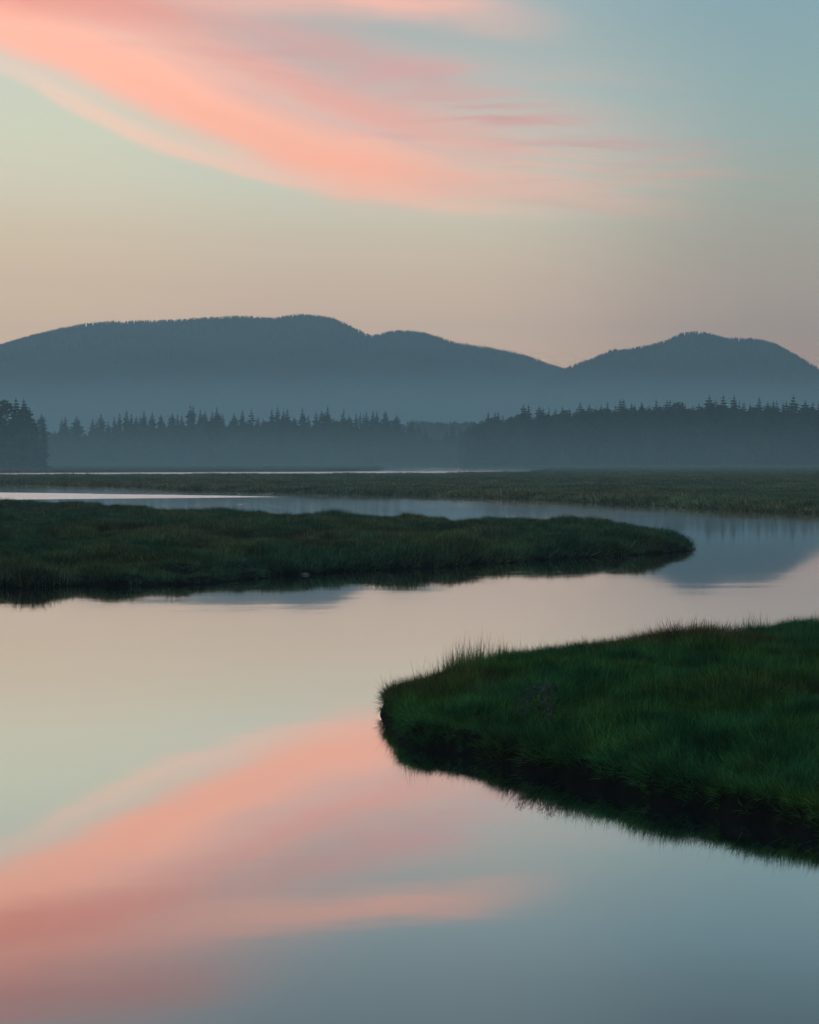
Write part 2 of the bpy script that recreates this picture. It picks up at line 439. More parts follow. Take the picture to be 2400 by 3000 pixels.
hgt = gg.add(gg.mul(w1, 0.010), gg.mul(gg.mul(w2, gg.step(wy, 36, 62)), 0.0030))
hgt = gg.mul(hgt, gg.m('MULTIPLY_ADD', patch_n, 1.4, 0.1))
bmp = gg.n.new('ShaderNodeBump'); bmp.inputs['Strength'].default_value = 1.0; bmp.inputs['Distance'].default_value = 0.35
gg.l.new(hgt, bmp.inputs['Height'])
lw = gg.n.new('ShaderNodeLayerWeight'); lw.inputs[0].default_value = 0.5
refl = gg.curve(lw.outputs['Facing'], [(0.0, 0.04), (0.4, 0.18), (0.6, 0.30), (0.69, 0.44), (0.735, 0.58), (0.80, 0.77), (0.88, 0.93), (0.95, 0.99), (1.0, 1.0)], 0.0, 1.0)
gl = gg.n.new('ShaderNodeBsdfGlossy'); gl.distribution = 'MULTI_GGX'
gg.put(gl.inputs['Color'], (1, 1, 1, 1)); gg.put(gl.inputs['Roughness'], rough); gg.l.new(bmp.outputs[0], gl.inputs['Normal'])
df = gg.n.new('ShaderNodeBsdfDiffuse'); df.inputs[0].default_value = (0.006, 0.012, 0.014, 1)
mx = gg.n.new('ShaderNodeMixShader'); gg.put(mx.inputs[0], refl)
gg.l.new(df.outputs[0], mx.inputs[1]); gg.l.new(gl.outputs[0], mx.inputs[2]); gg.l.new(mx.outputs[0], out.inputs[0])
link('water', mesh_np('water', [(-1350, -230, 0), (1350, -230, 0), (1350, 2300, 0), (-1350, 2300, 0)], [(0, 1, 2, 3)], wm, False), kind='structure')

# ================================================================== marsh outlines (waterlines, metres)
H_NEAR, H_MID, H_FAR = 0.58, 0.65, 0.55
near_front = [(809, 1508), (832, 1540), (880, 1564), (960, 1588), (1080, 1612), (1200, 1642), (1300, 1678), (1400, 1696), (1500, 1712), (1600, 1735), (1725, 1766), (1900, 1805), (2200, 1850), (2600, 1900)]
near_back = [(2600, 44), (2200, 39), (1950, 36), (1725, 33), (1600, 31.5), (1500, 30.2), (1400, 29.4), (1300, 29.0), (1200, 28.4), (1100, 27.8), (1000, 26.6), (900, 25.3), (855, 24.4), (822, 23.7)]
NEAR = smooth_poly([ground(x, y) for x, y in near_front] + [at_depth(x, Y) for x, Y in near_back])
mid_front = [(-1100, 1262), (-500, 1248), (0, 1238), (200, 1234), (330, 1233), (450, 1228), (560, 1215), (660, 1207), (800, 1199), (920, 1193), (1040, 1188), (1150, 1181), (1265, 1173), (1380, 1165), (1428, 1161.5), (1441, 1159.5)]
mid_tip = [(1447, 67.0), (1444, 69.2), (1424, 71.0), (1392, 73.0), (1340, 75.0), (1262, 78.0), (1185, 81.5)]
mid_back = [(1078, 1094), (958, 1089), (930, 1083), (868, 1087), (742, 1081), (692, 1078), (575, 1076), (437, 1070), (375, 1066), (250, 1059), (125, 1056), (0, 1052), (-500, 1040), (-1100, 1034)]
MIDP = smooth_poly([ground(x, y) for x, y in mid_front] + [at_depth(x, Y) for x, Y in mid_tip] + [ground(x, y, H_MID) for x, y in mid_back], 3)
far_front = [(-1600, 1003), (-800, 1010), (-300, 1015), (0, 1019.5), (150, 1022.5), (267, 1026), (333, 1029), (417, 1032.7), (575, 1036.7), (742, 1041), (942, 1046), (1078, 1049.6), (1258, 1059), (1453, 1069.5), (1603, 1077), (1725, 1082), (1950, 1093), (2400, 1110), (3000, 1128)]
FARP = np.array([ground(x, y) for x, y in far_front] + [(1500, 150), (1500, 2700), (-1500, 2700), (-1500, 330)])
chan_near = [(-1500, 1000), (-700, 1000.5), (0, 1000), (300, 999), (600, 998), (880, 997), (1000, 996), (1100, 993)]
chan_far = [(1178, 988.6), (1080, 986.6), (882, 984.2), (872, 982.4), (822, 982), (806, 985.5), (802, 992), (700, 993.2), (550, 993.7), (300, 994.8), (0, 996), (-700, 996), (-1500, 995)]
# the near lip of the channel is seen over the grass that stands on it
CHAN = np.array([ground(x, y, 0.45) for x, y in chan_near] + [ground(x, y, 0.0) for x, y in chan_far])


def near_h(P):
    d = poly_dist(P, NEAR) + (fbm(P[:, 0] * 0.9, P[:, 1] * 0.9, 3) - 0.5) * 0.34 + (vnoise(P[:, 0] * 2.6, P[:, 1] * 2.6, 5) - 0.5) * 0.24
    hum = (fbm(P[:, 0] * 0.9, P[:, 1] * 0.75, 8) - 0.46) * 0.28 * sst(d, 0.2, 1.6)
    hum = hum + (vnoise(P[:, 0] * 2.2, P[:, 1] * 1.9, 9) - 0.45) * 0.12 * sst(d, 0.05, 0.5)
    z = 0.27 * sst(d, -0.02, 0.13) + 0.16 * sst(d, 0.3, 1.8) + hum
    return d, np.where(d > -0.02, z, np.maximum(-0.6, d * 1.5))


def mid_h(P):
    d = poly_dist(P, MIDP) + (fbm(P[:, 0] * 0.35, P[:, 1] * 0.35, 13) - 0.5) * 1.5 + (vnoise(P[:, 0] * 1.3, P[:, 1] * 1.1, 14) - 0.5) * 0.45
    hum = ((fbm(P[:, 0] * 0.42, P[:, 1] * 0.26, 18, 4) - 0.5) * 0.50 + (vnoise(P[:, 0] * 0.75, P[:, 1] * 0.55, 19) - 0.45) * 0.30) * sst(d, -0.1, 0.9)
    hum = hum + 0.20 * np.exp(-((P[:, 0] - 9.5) / 4.0) ** 2) * sst(d, 0.5, 2.2)
    z = 0.27 * sst(d, -0.05, 0.45) + 0.24 * sst(d, 0.6, 4) + hum
    return d, np.where(d > -0.05, z, np.maximum(-0.6, d * 1.0))


def far_h(P):
    d1 = poly_dist(P, FARP) + (fbm(P[:, 0] * 0.16, P[:, 1] * 0.16, 23) - 0.5) * 2.6
    d2 = -poly_dist(P, CHAN)
    d = np.minimum(d1, d2 + (fbm(P[:, 0] * 0.12, P[:, 1] * 0.05, 27) - 0.5) * 3.0)
    rise = np.clip((P[:, 1] - 500) / 250.0, 0, 1) * 0.9 + np.clip((P[:, 1] - 900) / 700.0, 0, 1) * 5.0
    hum = (fbm(P[:, 0] * 0.22, P[:, 1] * 0.16, 28) - 0.5) * 0.22 * sst(d, 0.5, 4)
    z = 0.34 * sst(d, -0.1, 2.2) + 0.10 * sst(d, 2, 9) + hum + rise
    return d, np.where(d > -0.1, z, np.maximum(-0.6, d * 0.5))


def terrain(name, X, Y, fn, mat, label=None):
    d, z = fn(np.stack([X.ravel(), Y.ravel()], 1))
    return link(name, grid_mesh(name, X, Y, z.reshape(X.shape), mat), kind='structure')


X, Y = np.meshgrid(np.arange(-1.6, 17.0, 0.06), np.arange(12.0, 44.0, 0.09)); terrain('marsh_bank', X, Y, near_h, MUD)
X, Y = np.meshgrid(np.arange(-62, 15.5, 0.27), np.arange(40, 146.0, 0.36)); terrain('marsh_bank', X, Y, mid_h, MUD)
ys = 78.0 * 1.0125 ** np.arange(0, 282)
SX, YY = np.meshgrid(np.linspace(-0.52, 0.52, 421), ys)
terrain('marsh_plain', SX * YY, YY, far_h, TURF)


# ================================================================== grass (geometry-node instances of blade tufts)
def blade(V, F, x, y, ang, h, lean, w, seg=3, droop=0.6):
    """a bent tapering strip"""
    ca, sa = math.cos(ang), math.sin(ang); base = len(V); r = 0.0; z = 0.0; th = lean
    for i in range(seg + 1):
        ww = w * (1 - (i / seg) ** 1.3) * 0.5
        cxp, cyp = x + ca * r, y + sa * r
        if i < seg:
            V.append((cxp - sa * ww, cyp + ca * ww, z)); V.append((cxp + sa * ww, cyp - ca * ww, z))
        else:
            V.append((cxp, cyp, z))
        r += math.sin(th) * h / seg; z += math.cos(th) * h / seg; th += droop / seg
    for i in range(seg - 1):
        a = base + 2 * i; F.append((a, a + 1, a + 3, a + 2))
    a = base + 2 * (seg - 1); F.append((a, a + 1, a + 2))


def tuft(name, mat, n, h0, h1, w, spread, lean0, lean1, droop, seed, seg=3):
    rnd = random.Random(seed); V, F = [], []
    for _ in range(n):
        a = rnd.uniform(0, 2 * math.pi); r = spread * math.sqrt(rnd.random())
        blade(V, F, r * math.cos(a), r * math.sin(a), a + rnd.uniform(-0.9, 0.9), rnd.uniform(h0, h1), rnd.uniform(lean0, lean1),
              w * rnd.uniform(0.7, 1.3), seg, rnd.uniform(0.2, 1.0) * droop)
    me = mesh_np(name, V, F, mat, False)
    return bpy.data.objects.new(name, me)


def stem(name, seed):
    """a tall seed stalk of cord grass with its leaves"""
    rnd = random.Random(seed); V, F = [], []
    h = rnd.uniform(0.46, 0.66)
    blade(V, F, 0, 0, rnd.uniform(0, 6.28), h, rnd.uniform(0, .12), 0.009, 3, 0.15)
    for k in range(5):
        blade(V, F, 0, 0, rnd.uniform(0, 6.28), h * rnd.uniform(.45, .85), rnd.uniform(.08, .35), 0.008, 3, 0.5)
    me = mesh_np(name, V, F, GRASS_NEAR, False)
    return bpy.data.objects.new(name, me)


def collect(name, objs):
    c = bpy.data.collections.new(name)
    for o in objs: c.objects.link(o)
    return c


def scatter_tree(coll):
    t = bpy.data.node_groups.new('scatter', 'GeometryNodeTree')
    t.interface.new_socket('Geometry', in_out='INPUT', socket_type='NodeSocketGeometry')
    t.interface.new_socket('Geometry', in_out='OUTPUT', socket_type='NodeSocketGeometry')
    N = t.nodes; L = t.links
    i = N.new('NodeGroupInput'); o = N.new('NodeGroupOutput')
    ci = N.new('GeometryNodeCollectionInfo'); ci.inputs['Collection'].default_value = coll
    ci.inputs['Separate Children'].default_value = True; ci.inputs['Reset Children'].default_value = True
    ip = N.new('GeometryNodeInstanceOnPoints'); ip.inputs['Pick Instance'].default_value = True
    def attr(n, ty):
        a = N.new('GeometryNodeInputNamedAttribute'); a.data_type = ty; a.inputs['Name'].default_value = n; return a.outputs['Attribute']
    e = N.new('FunctionNodeEulerToRotation')
    L.new(attr('rot', 'FLOAT_VECTOR'), e.inputs[0])
    L.new(i.outputs[0], ip.inputs['Points']); L.new(ci.outputs[0], ip.inputs['Instance'])
    L.new(attr('pick', 'INT'), ip.inputs['Instance Index'])
    L.new(e.outputs[0], ip.inputs['Rotation']); L.new(attr('size', 'FLOAT_VECTOR'), ip.inputs['Scale'])
    L.new(ip.outputs[0], o.inputs[0])
    return t


def tilt_euler(phi, tau, psi):
    """spin psi, then lean by tau towards phi"""
    c = psi - phi
    ca, sa, cb, sb, cc, s_ = np.cos(phi), np.sin(phi), np.cos(tau), np.sin(tau), np.cos(c), np.sin(c)
    m00 = ca * cb * cc - sa * s_; m10 = sa * cb * cc + ca * s_
    m20 = -sb * cc; m21 = sb * s_; m22 = cb
    return np.stack([np.arctan2(m21, m22), -np.arcsin(np.clip(m20, -1, 1)), np.arctan2(m10, m00)], 1)


def scatter(name, P, rot, size, pick, coll, label, cat):
    me = bpy.data.meshes.new(name)
    me.vertices.add(len(P)); me.vertices.foreach_set('co', P.astype(np.float32).ravel())
    a = me.attributes.new('rot', 'FLOAT_VECTOR', 'POINT'); a.data.foreach_set('vector', rot.astype(np.float32).ravel())
    a = me.attributes.new('size', 'FLOAT_VECTOR', 'POINT'); a.data.foreach_set('vector', size.astype(np.float32).ravel())
    a = me.attributes.new('pick', 'INT', 'POINT'); a.data.foreach_set('value', pick.astype(np.int32))
    me.update()
    o = link(name, me, kind='stuff', label=label, cat=cat)
    md = o.modifiers.new('scatter', 'NODES'); md.node_group = scatter_tree(coll)
    return o


def bank_grass(fn, P, d, z, lean_scale, lean_amp, edge_w, sz0, sz1, seed, edge_lean=0.6):
    n = len(P); e = 0.05
    fx, zx = fn(P + [e, 0]); fy, zy = fn(P + [0, e]); gx = (fx - d) / e; gy = (fy - d) / e
    sx_, sy_ = np.clip((zx - z) / e, -0.8, 0.8), np.clip((zy - z) / e, -0.8, 0.8)      # tufts hang downhill off each hummock
    ph = fbm(P[:, 0] * lean_scale, P[:, 1] * lean_scale, seed) * 4 * math.pi
    tau = lean_amp * (0.3 + fbm(P[:, 0] * lean_scale * 2, P[:, 1] * lean_scale * 2, seed + 4)) * RNG.uniform(0.5, 1.2, n)
    k = 1.0 - sst(d, 0.0, edge_w)
    lx = (np.cos(ph) * tau * 0.6 - sx_ * 1.1) * (1 - k) - gx * k * edge_lean; ly = (np.sin(ph) * tau * 0.6 - sy_ * 1.1) * (1 - k) - gy * k * edge_lean
    phi = np.arctan2(ly, lx); tau = np.clip(np.hypot(lx, ly), 0, 1.25)
    rot = tilt_euler(phi, tau, RNG.uniform(0, 6.283, n))
    s = (sz0 + (sz1 - sz0) * fbm(P[:, 0] * lean_scale * 1.6, P[:, 1] * lean_scale * 1.6, seed + 9)) * RNG.uniform(0.75, 1.25, n)
    return rot, s


# --- near bank
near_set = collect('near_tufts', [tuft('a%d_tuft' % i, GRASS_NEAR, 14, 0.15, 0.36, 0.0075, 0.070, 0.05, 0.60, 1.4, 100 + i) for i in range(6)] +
                   [stem('b%d_stem' % i, 300 + i) for i in range(5)] +
                   [tuft('c%d_straw' % i, STRAW, 4, 0.25, 0.45, 0.006, 0.09, 0.1, 0.8, 1.4, 500 + i) for i in range(2)])
P = np.stack([RNG.uniform(-1.4, 15.0, 215000), RNG.uniform(12.5, 40, 215000)], 1)
P = P[(P[:, 0] < P[:, 1] * 0.25 + 5.5)]
d, z = near_h(P); ok = d > 0.15 * vnoise(P[:, 0] * 2.0, P[:, 1] * 2.0, 6) * np.sqrt(RNG.random(len(P))); P, d, z = P[ok], d[ok], z[ok]
rot, s = bank_grass(near_h, P, d, z, 0.55, 0.95, 0.45, 0.20, 1.55, 41, 0.95)
pick = RNG.integers(0, 6, len(P)); r = RNG.random(len(P)); pick[r > 0.985] = 11 + RNG.integers(0, 2, (r > 0.985).sum())
s = s * (0.62 + 0.38 * sst(d, 0.08, 0.9))
scatter('marsh_grass', np.column_stack([P, z - 0.02]), rot, np.stack([s, s, s], 1), pick, near_set,
        'deep green tall marsh grass covering the near rounded bank', 'grass')
# seed stalks, mostly along the far edge of the near bank
P = np.stack([RNG.uniform(-1.4, 11.0, 60000), RNG.uniform(13, 40, 60000)], 1)
d, z = near_h(P); back = P[:, 1] - (21.5 + 0.85 * np.clip(P[:, 0], 0, 20))
clump = fbm(P[:, 0] * 1.3, P[:, 1] * 1.3, 71)
tall = np.exp(-((P[:, 0] - 0.85) / 0.55) ** 2) + np.exp(-((P[:, 0] - 7.6) / 1.2) ** 2) * 0.7       # two stands of taller stalks
ok = (d > 0.04) & (d < 1.3) & (back > 0) & (clump > 0.60 - 0.22 * tall); P, z, tall = P[ok], z[ok], tall[ok]
n = len(P); rot = tilt_euler(RNG.uniform(0, 6.28, n), RNG.uniform(0, 0.30, n), RNG.uniform(0, 6.28, n)); s = RNG.uniform(0.40, 0.85, n) * (1 + 0.55 * tall * RNG.random(n))
scatter('seed_stalk_grass', np.column_stack([P, z - 0.02]), rot, np.stack([s, s, s], 1), RNG.integers(6, 11, n), near_set,
        'thin upright seed stalks along the far rim of the near bank', 'grass')
# --- middle bank
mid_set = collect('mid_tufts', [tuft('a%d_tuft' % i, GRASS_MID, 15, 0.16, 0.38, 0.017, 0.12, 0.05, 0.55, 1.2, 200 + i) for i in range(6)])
n0 = 390000
P = np.stack([RNG.uniform(-1, 1, n0), RNG.uniform(44, 142, n0)], 1); P[:, 0] *= np.minimum(62, P[:, 1] * 0.26 + 5)
P = P[RNG.random(len(P)) < np.clip(70.0 / P[:, 1], 0.35, 1)]
P = P[P[:, 0] < 15]
d, z = mid_h(P); ok = d > 0.18 * RNG.random(len(P)); P, d, z = P[ok], d[ok], z[ok]
rot, s = bank_grass(mid_h, P, d, z, 0.28, 0.9, 0.9, 0.10, 1.60, 51)
s *= 0.7 + 0.7 * sst(fbm(P[:, 0] * 1.1, P[:, 1] * 0.8, 57), 0.35, 0.7)
s *= 0.8 + 0.35 * (1 - sst(d, 0.6, 2.2))
rim = sst(d, 1.6, 0.4) * sst(vnoise(P[:, 0] * 0.7, P[:, 1] * 0.25, 77), 0.55, 0.9) * (P[:, 1] > 66)
s = np.minimum(s, 1.35) * (1 + 0.55 * rim)
scatter('marsh_grass', np.column_stack([P, z - 0.03]), rot, np.stack([s, s, s], 1), RNG.integers(0, 6, len(P)), mid_set,
        'dark hummocky marsh grass on the long middle bank ending in a blunt tip', 'grass')
# --- far marsh
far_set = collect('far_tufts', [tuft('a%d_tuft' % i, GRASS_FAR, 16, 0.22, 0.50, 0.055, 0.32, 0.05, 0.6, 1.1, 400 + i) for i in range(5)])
n0 = 260000
Yr = 85 + (640 - 85) * RNG.random(n0) ** 1.5
P = np.stack([RNG.uniform(-0.28, 0.28, n0) * Yr, Yr], 1)
d, z = far_h(P)
keep = (d > 0.05) & ((d < 9) | (RNG.random(n0) < 0.55)); P, d, z = P[keep], d[keep], z[keep]
rot, s = bank_grass(far_h, P, d, z, 0.10, 0.7, 2.0, 0.25, 1.2, 61)
s *= 0.75 + 0.5 * (1 - sst(d, 1.0, 5))
scatter('marsh_grass', np.column_stack([P, z - 0.03]), rot, np.stack([s * (1 + P[:, 1] / 500), s * (1 + P[:, 1] / 500), s], 1), RNG.integers(0, 5, len(P)), far_set,
        'olive green low grass covering the wide flat marsh before the woods', 'grass')

# --- lavender flowers in the near grass
flo = []
for i in range(3):
    rnd = random.Random(60 + i); Vv, Ff = [], []
    for _ in range(9):
        x, y = rnd.uniform(-.06, .06), rnd.uniform(-.06, .06); h = rnd.uniform(.20, .36)
        for k in range(4):
            a = rnd.uniform(0, 6.28); q = 0.012; zz = h + rnd.uniform(-.05, .03); xx, yy = x + rnd.uniform(-.03, .03), y + rnd.uniform(-.03, .03); b = len(Vv)
            Vv += [(xx + q * math.cos(a), yy + q * math.sin(a), zz), (xx + q * math.cos(a + 2.1), yy + q * math.sin(a + 2.1), zz + .006), (xx + q * math.cos(a + 4.2), yy + q * math.sin(a + 4.2), zz + .014)]; Ff.append((b, b + 1, b + 2))
        pass
    flo.append(bpy.data.objects.new('f%d' % i, mesh_np('flower_sprig', Vv, Ff, FLOWER, False)))
flower_set = collect('flower_sprigs', flo)
pts = []
for (x, y, rx_, ry_, n) in ((1138, 1461, 0.12, 0.14, 15), (1103, 1479, 0.06, 0.12, 4), (1172, 1488, 0.10, 0.15, 6)):
    X0, Y0 = ground(x, y, 0.62)
    for _ in range(n): pts.append((X0 + random.gauss(0, rx_), Y0 + random.gauss(0, ry_)))
P = np.array(pts); d, z = near_h(P); n = len(P)
scatter('sea_lavender', np.column_stack([P, z]), tilt_euler(RNG.uniform(0, 6, n), RNG.uniform(0, .3, n), RNG.uniform(0, 6, n)), np.full((n, 3), 1.0), RNG.integers(0, 3, n), flower_set,
        'small patch of pale lavender flowers amid the near bank grass', 'flowers')

# ================================================================== stones at the waterline of the middle bank
def stone(x, y, sx, sy, sz, seed, label):
    bm = bmesh.new(); bmesh.ops.create_icosphere(bm, subdivisions=3, radius=1.0)
    for v in bm.verts:
        n = fbm(np.array([v.co.x * 1.4 + 5]), np.array([v.co.y * 1.4 + v.co.z * 2.0]), seed)[0]
        v.co *= 0.78 + 0.45 * n
        v.co.z = max(v.co.z, -0.5)
    me = bpy.data.meshes.new('stone'); bm.to_mesh(me); bm.free(); me.materials.append(STONE)
    me.polygons.foreach_set('use_smooth', [True] * len(me.polygons))
    o = link('stone', me, label=label, cat='stone'); X0, Y0 = ground(x, y)
    o.location = (X0, Y0, sz * 0.15); o.scale = (sx, sy, sz); o.rotation_euler.z = seed
    return o


stone(122, 1228, 0.75, 0.5, 0.14, 2, 'broad flat dark stone at the water edge below the middle bank')
stone(642, 1210, 0.22, 0.15, 0.06, 5, 'small pale wet stone lying in the shallows off the middle bank')
stone(1458, 1156.5, 0.13, 0.10, 0.07, 6, 'tiny stone poking from the water at the tip of the middle bank')


# ================================================================== trees
def spruce_meshes(seed, rad, layers, ragged):
    """crown and trunk of a unit-high spruce"""
    rnd = random.Random(seed); V, F = [], []
    z0 = 0.04
    for i in range(layers):
        t = i / (layers - 1); z = z0 + (0.975 - z0) * t ** 0.92
        r = rad * (1 - math.exp(-(1 - t) * 3.4)) * 1.04 * (0.72 + 0.46 * rnd.random()) + 0.007
        nb = max(4, int(9 - 4 * t)); off = rnd.random() * 6.28
        for b in range(nb):
            if rnd.random() < ragged: continue
            a = off + b * 6.283 / nb + rnd.uniform(-.3, .3); rr = r * rnd.uniform(0.65, 1.2)
            dz = rr * rnd.uniform(-0.55, 0.05) * (1 - 0.6 * t); w = rr * rnd.uniform(0.30, 0.48) + 0.006
            ca, sa = math.cos(a), math.sin(a); k = len(V)
            up = 0.35 * rr + 0.006
            V += [(0, 0, z + up * 0.6), (ca * rr * .55 - sa * w, sa * rr * .55 + ca * w, z + dz * .6 - w * .35), (ca * rr, sa * rr, z + dz + rr * .10),
                  (ca * rr * .55 + sa * w, sa * rr * .55 - ca * w, z + dz * .6 - w * .35), (ca * rr * .55, sa * rr * .55, z + dz * .4 + up * .4), (ca * rr * .35, sa * rr * .35, z + dz * .5 - up * 0.9)]
            F += [(k, k + 1, k + 4), (k + 1, k + 2, k + 4), (k + 2, k + 3, k + 4), (k + 3, k, k + 4), (k, k + 5, k + 2)]
    k = len(V); V += [(0.006, 0, .93), (-.003, .005, .93), (-.003, -.005, .93), (0, 0, 1.0)]; F += [(k, k + 1, k + 3), (k + 1, k + 2, k + 3), (k + 2, k, k + 3)]
    cr = mesh_np('crown', V, F, NEEDLE, False)
    V, F = [], []
    for j, (z, r) in enumerate(((-0.02, .016), (.3, .011), (.65, .006), (.95, .002))):
        for q in range(6): V.append((r * math.cos(q * 1.047), r * math.sin(q * 1.047), z))
    for j in range(3):
        for q in range(6): F.append((j * 6 + q, j * 6 + (q + 1) % 6, j * 6 + 6 + (q + 1) % 6, j * 6 + 6 + q))
    return cr, mesh_np('trunk', V, F, BARK)


def broadleaf_meshes(seed, rad, n=1000):
    rnd = random.Random(seed); V, F = [], []
    lobes = []
    for _ in range(11):
        a = rnd.uniform(0, 6.28); z = rnd.uniform(.22, .86); q = rad * (1 - abs(z - .45) * 1.1) * rnd.uniform(.2, .8)
        lobes.append((q * math.cos(a), q * math.sin(a), z, rnd.uniform(.09, .17)))
    lobes.append((0, 0, .88, .11))
    for _ in range(n):
        lx, ly, lz, lr = rnd.choice(lobes)
        v = Vector((rnd.gauss(0, 1), rnd.gauss(0, 1), rnd.gauss(0, 1))).normalized() * lr * rnd.uniform(.55, 1.08)
        c = Vector((lx, ly, lz)) + v
        nrm = (v.normalized() + Vector((rnd.uniform(-.7, .7), rnd.uniform(-.7, .7), rnd.uniform(-.3, .9)))).normalized()
        t1 = nrm.orthogonal().normalized(); t2 = nrm.cross(t1); ang = rnd.uniform(0, 6.28); s = rnd.uniform(.020, .042)
        e1 = t1 * math.cos(ang) + t2 * math.sin(ang); e2 = nrm.cross(e1); k = len(V)
        V += [tuple(c + e1 * s), tuple(c + e2 * s * .7), tuple(c - e1 * s), tuple(c - e2 * s * .7)]; F.append((k, k + 1, k + 2, k + 3))
    cr = mesh_np('crown', V, F, LEAF, False)
    V, F = [], []
    def limb(a, b, r0, r1):
        a, b = Vector(a), Vector(b); ax_ = (b - a).normalized(); t1 = ax_.orthogonal().normalized(); t2 = ax_.cross(t1); k = len(V)
        for p, r in ((a, r0), (b, r1)):
            for q in range(5): V.append(tuple(p + (t1 * math.cos(q * 1.2566) + t2 * math.sin(q * 1.2566)) * r))
        for q in range(5): F.append((k + q, k + (q + 1) % 5, k + 5 + (q + 1) % 5, k + 5 + q))
    limb((0, 0, -.02), (0.01, 0, .35), .022, .015); limb((0.01, 0, .35), (0, .01, .8), .015, .004)
    for lx, ly, lz, lr in lobes[:6]: limb((0.008, 0, max(.12, lz * .55)), (lx, ly, lz), .010, .003)
    return cr, mesh_np('trunk', V, F, BARK)


SPRUCE = [spruce_meshes(900 + i, r, n, q) for i, (r, n, q) in enumerate(((.130, 24, .06), (.110, 26, .10), (.160, 24, .08), (.140, 22, .14), (.120, 25, .05), (.150, 26, .10), (.100, 22, .18), (.175, 23, .10)))]
BROAD = [broadleaf_meshes(950 + i, r) for i, r in enumerate((.34, .30, .38, .32))]


def tree(kind, meshes, x, y, z, h, wide, label, group):
    e = link(kind, None, label=label, cat='tree', group=group)
    e.empty_display_size = 0.5
    e.location = (x, y, z - 0.15); e.scale = (h * wide, h * wide, h); e.rotation_euler.z = random.uniform(0, 6.28)
    link('crown', meshes[0], e); link('trunk', meshes[1], e)
    return e


def ground_z(x, y): return float(far_h(np.array([[x, y]]))[1][0])


ORD = ['first', 'second', 'third', 'fourth', 'fifth', 'sixth', 'seventh', 'eighth', 'ninth', 'tenth', 'eleventh', 'twelfth', 'thirteenth', 'fourteenth', 'fifteenth', 'sixteenth', 'seventeenth', 'eighteenth', 'nineteenth', 'twentieth']
ORD += ['twenty-' + o for o in ORD[:9]] + ['thirtieth'] + ['thirty-' + o for o in ORD[:9]] + ['fortieth'] + ['forty-' + o for o in ORD[:9]] + ['fiftieth']


def spires(tops, depth, spread, what, group, ref_y):
    tops = sorted(tops)
    for i, (x, y, v) in enumerate(tops):
        D = depth + random.uniform(-spread, spread)
        X0, Z0 = height_at(x, y, D); zg = ground_z(X0, D); h = Z0 - zg + 0.15
        n_near = [t for t in tops if t is not tops[i] and abs(t[0] - x) < 14]
        form = 'broad' if v in (2, 5, 7) else ('thin ragged' if v in (3, 6) else 'narrow')
        size = 'tall ' if y < ref_y - 6 else ('short ' if y > ref_y + 6 else '')
        beside = ' close beside its neighbour' if n_near else ''
        tree('spruce_tree', SPRUCE[v], X0, D, zg, h, (1.12 if depth > 700 else 1.28) + random.uniform(-.12, .16), f'{size}{form} spruce, {ORD[i]} spire from the left {what}', group)


LEFT = [(130, 878, 1), (138, 873, 0), (162, 873, 7), (195, 879, 1), (203, 884, 3), (213, 868, 3), (228, 884, 0), (241, 875, 0), (252, 868, 1), (267, 861, 4), (277, 868, 1), (287, 873, 5), (296, 873, 6), (304, 863, 1), (321, 865, 0),
        (339, 869, 5), (363, 867, 2), (374, 869, 1), (383, 871, 4), (401, 849, 0), (407, 852, 1), (422, 860, 4), (432, 863, 5), (447, 863, 1), (457, 854, 0), (470, 870, 1), (493, 865, 7), (511, 860, 0), (530, 858, 6), (544, 874, 0), (573, 859, 1),
        (585, 853, 0), (597, 861, 1), (605, 859, 4), (621, 876, 5), (637, 856, 0), (650, 873, 1), (666, 864, 0), (678, 861, 5), (690, 853, 0), (703, 877, 3), (724, 858, 6), (736, 872, 2), (750, 868, 1), (759, 866, 6), (772, 865, 0), (786, 862, 4), (794, 863, 1), (812, 862, 5), (835, 870, 2)]
GAP = [(867, 882, 5), (882, 890, 1), (897, 898, 0), (941, 904, 5), (953, 891, 1), (970, 897, 3)]
RIGHT = [(1027, 869, 0), (1043, 866, 3), (1059, 872, 1), (1103, 849, 5), (1113, 850, 1), (1136, 852, 2), (1170, 858, 0), (1185, 853, 5), (1199, 858, 1), (1222, 843, 0), (1241, 849, 5), (1255, 855, 1), (1266, 849, 6), (1279, 843, 0), (1296, 850, 1),
         (1307, 838, 4), (1313, 838, 1), (1330, 846, 2), (1351, 844, 7), (1368, 853, 5), (1382, 839, 0), (1405, 840, 5), (1411, 839, 1), (1443, 848, 7), (1472, 845, 5), (1494, 829, 2), (1511, 846, 1), (1523, 828, 0), (1546, 830, 5), (1557, 842, 6), (1567, 844, 1), (1579, 848, 0),
         (1599, 833, 0), (1617, 843, 5), (1629, 841, 1), (1636, 842, 0), (1656, 842, 5), (1671, 828, 3), (1696, 840, 2), (1712, 844, 1), (1724, 846, 0)]
spires(LEFT, 740, 10, 'in the left wood', 'spires of the wood left of the dip', 866)
spires(GAP, 720, 8, 'in the low dip between the woods', 'spires in the dip between the woods', 893)
spires(RIGHT, 640, 10, 'in the right wood', 'spires of the wood right of the dip', 845)

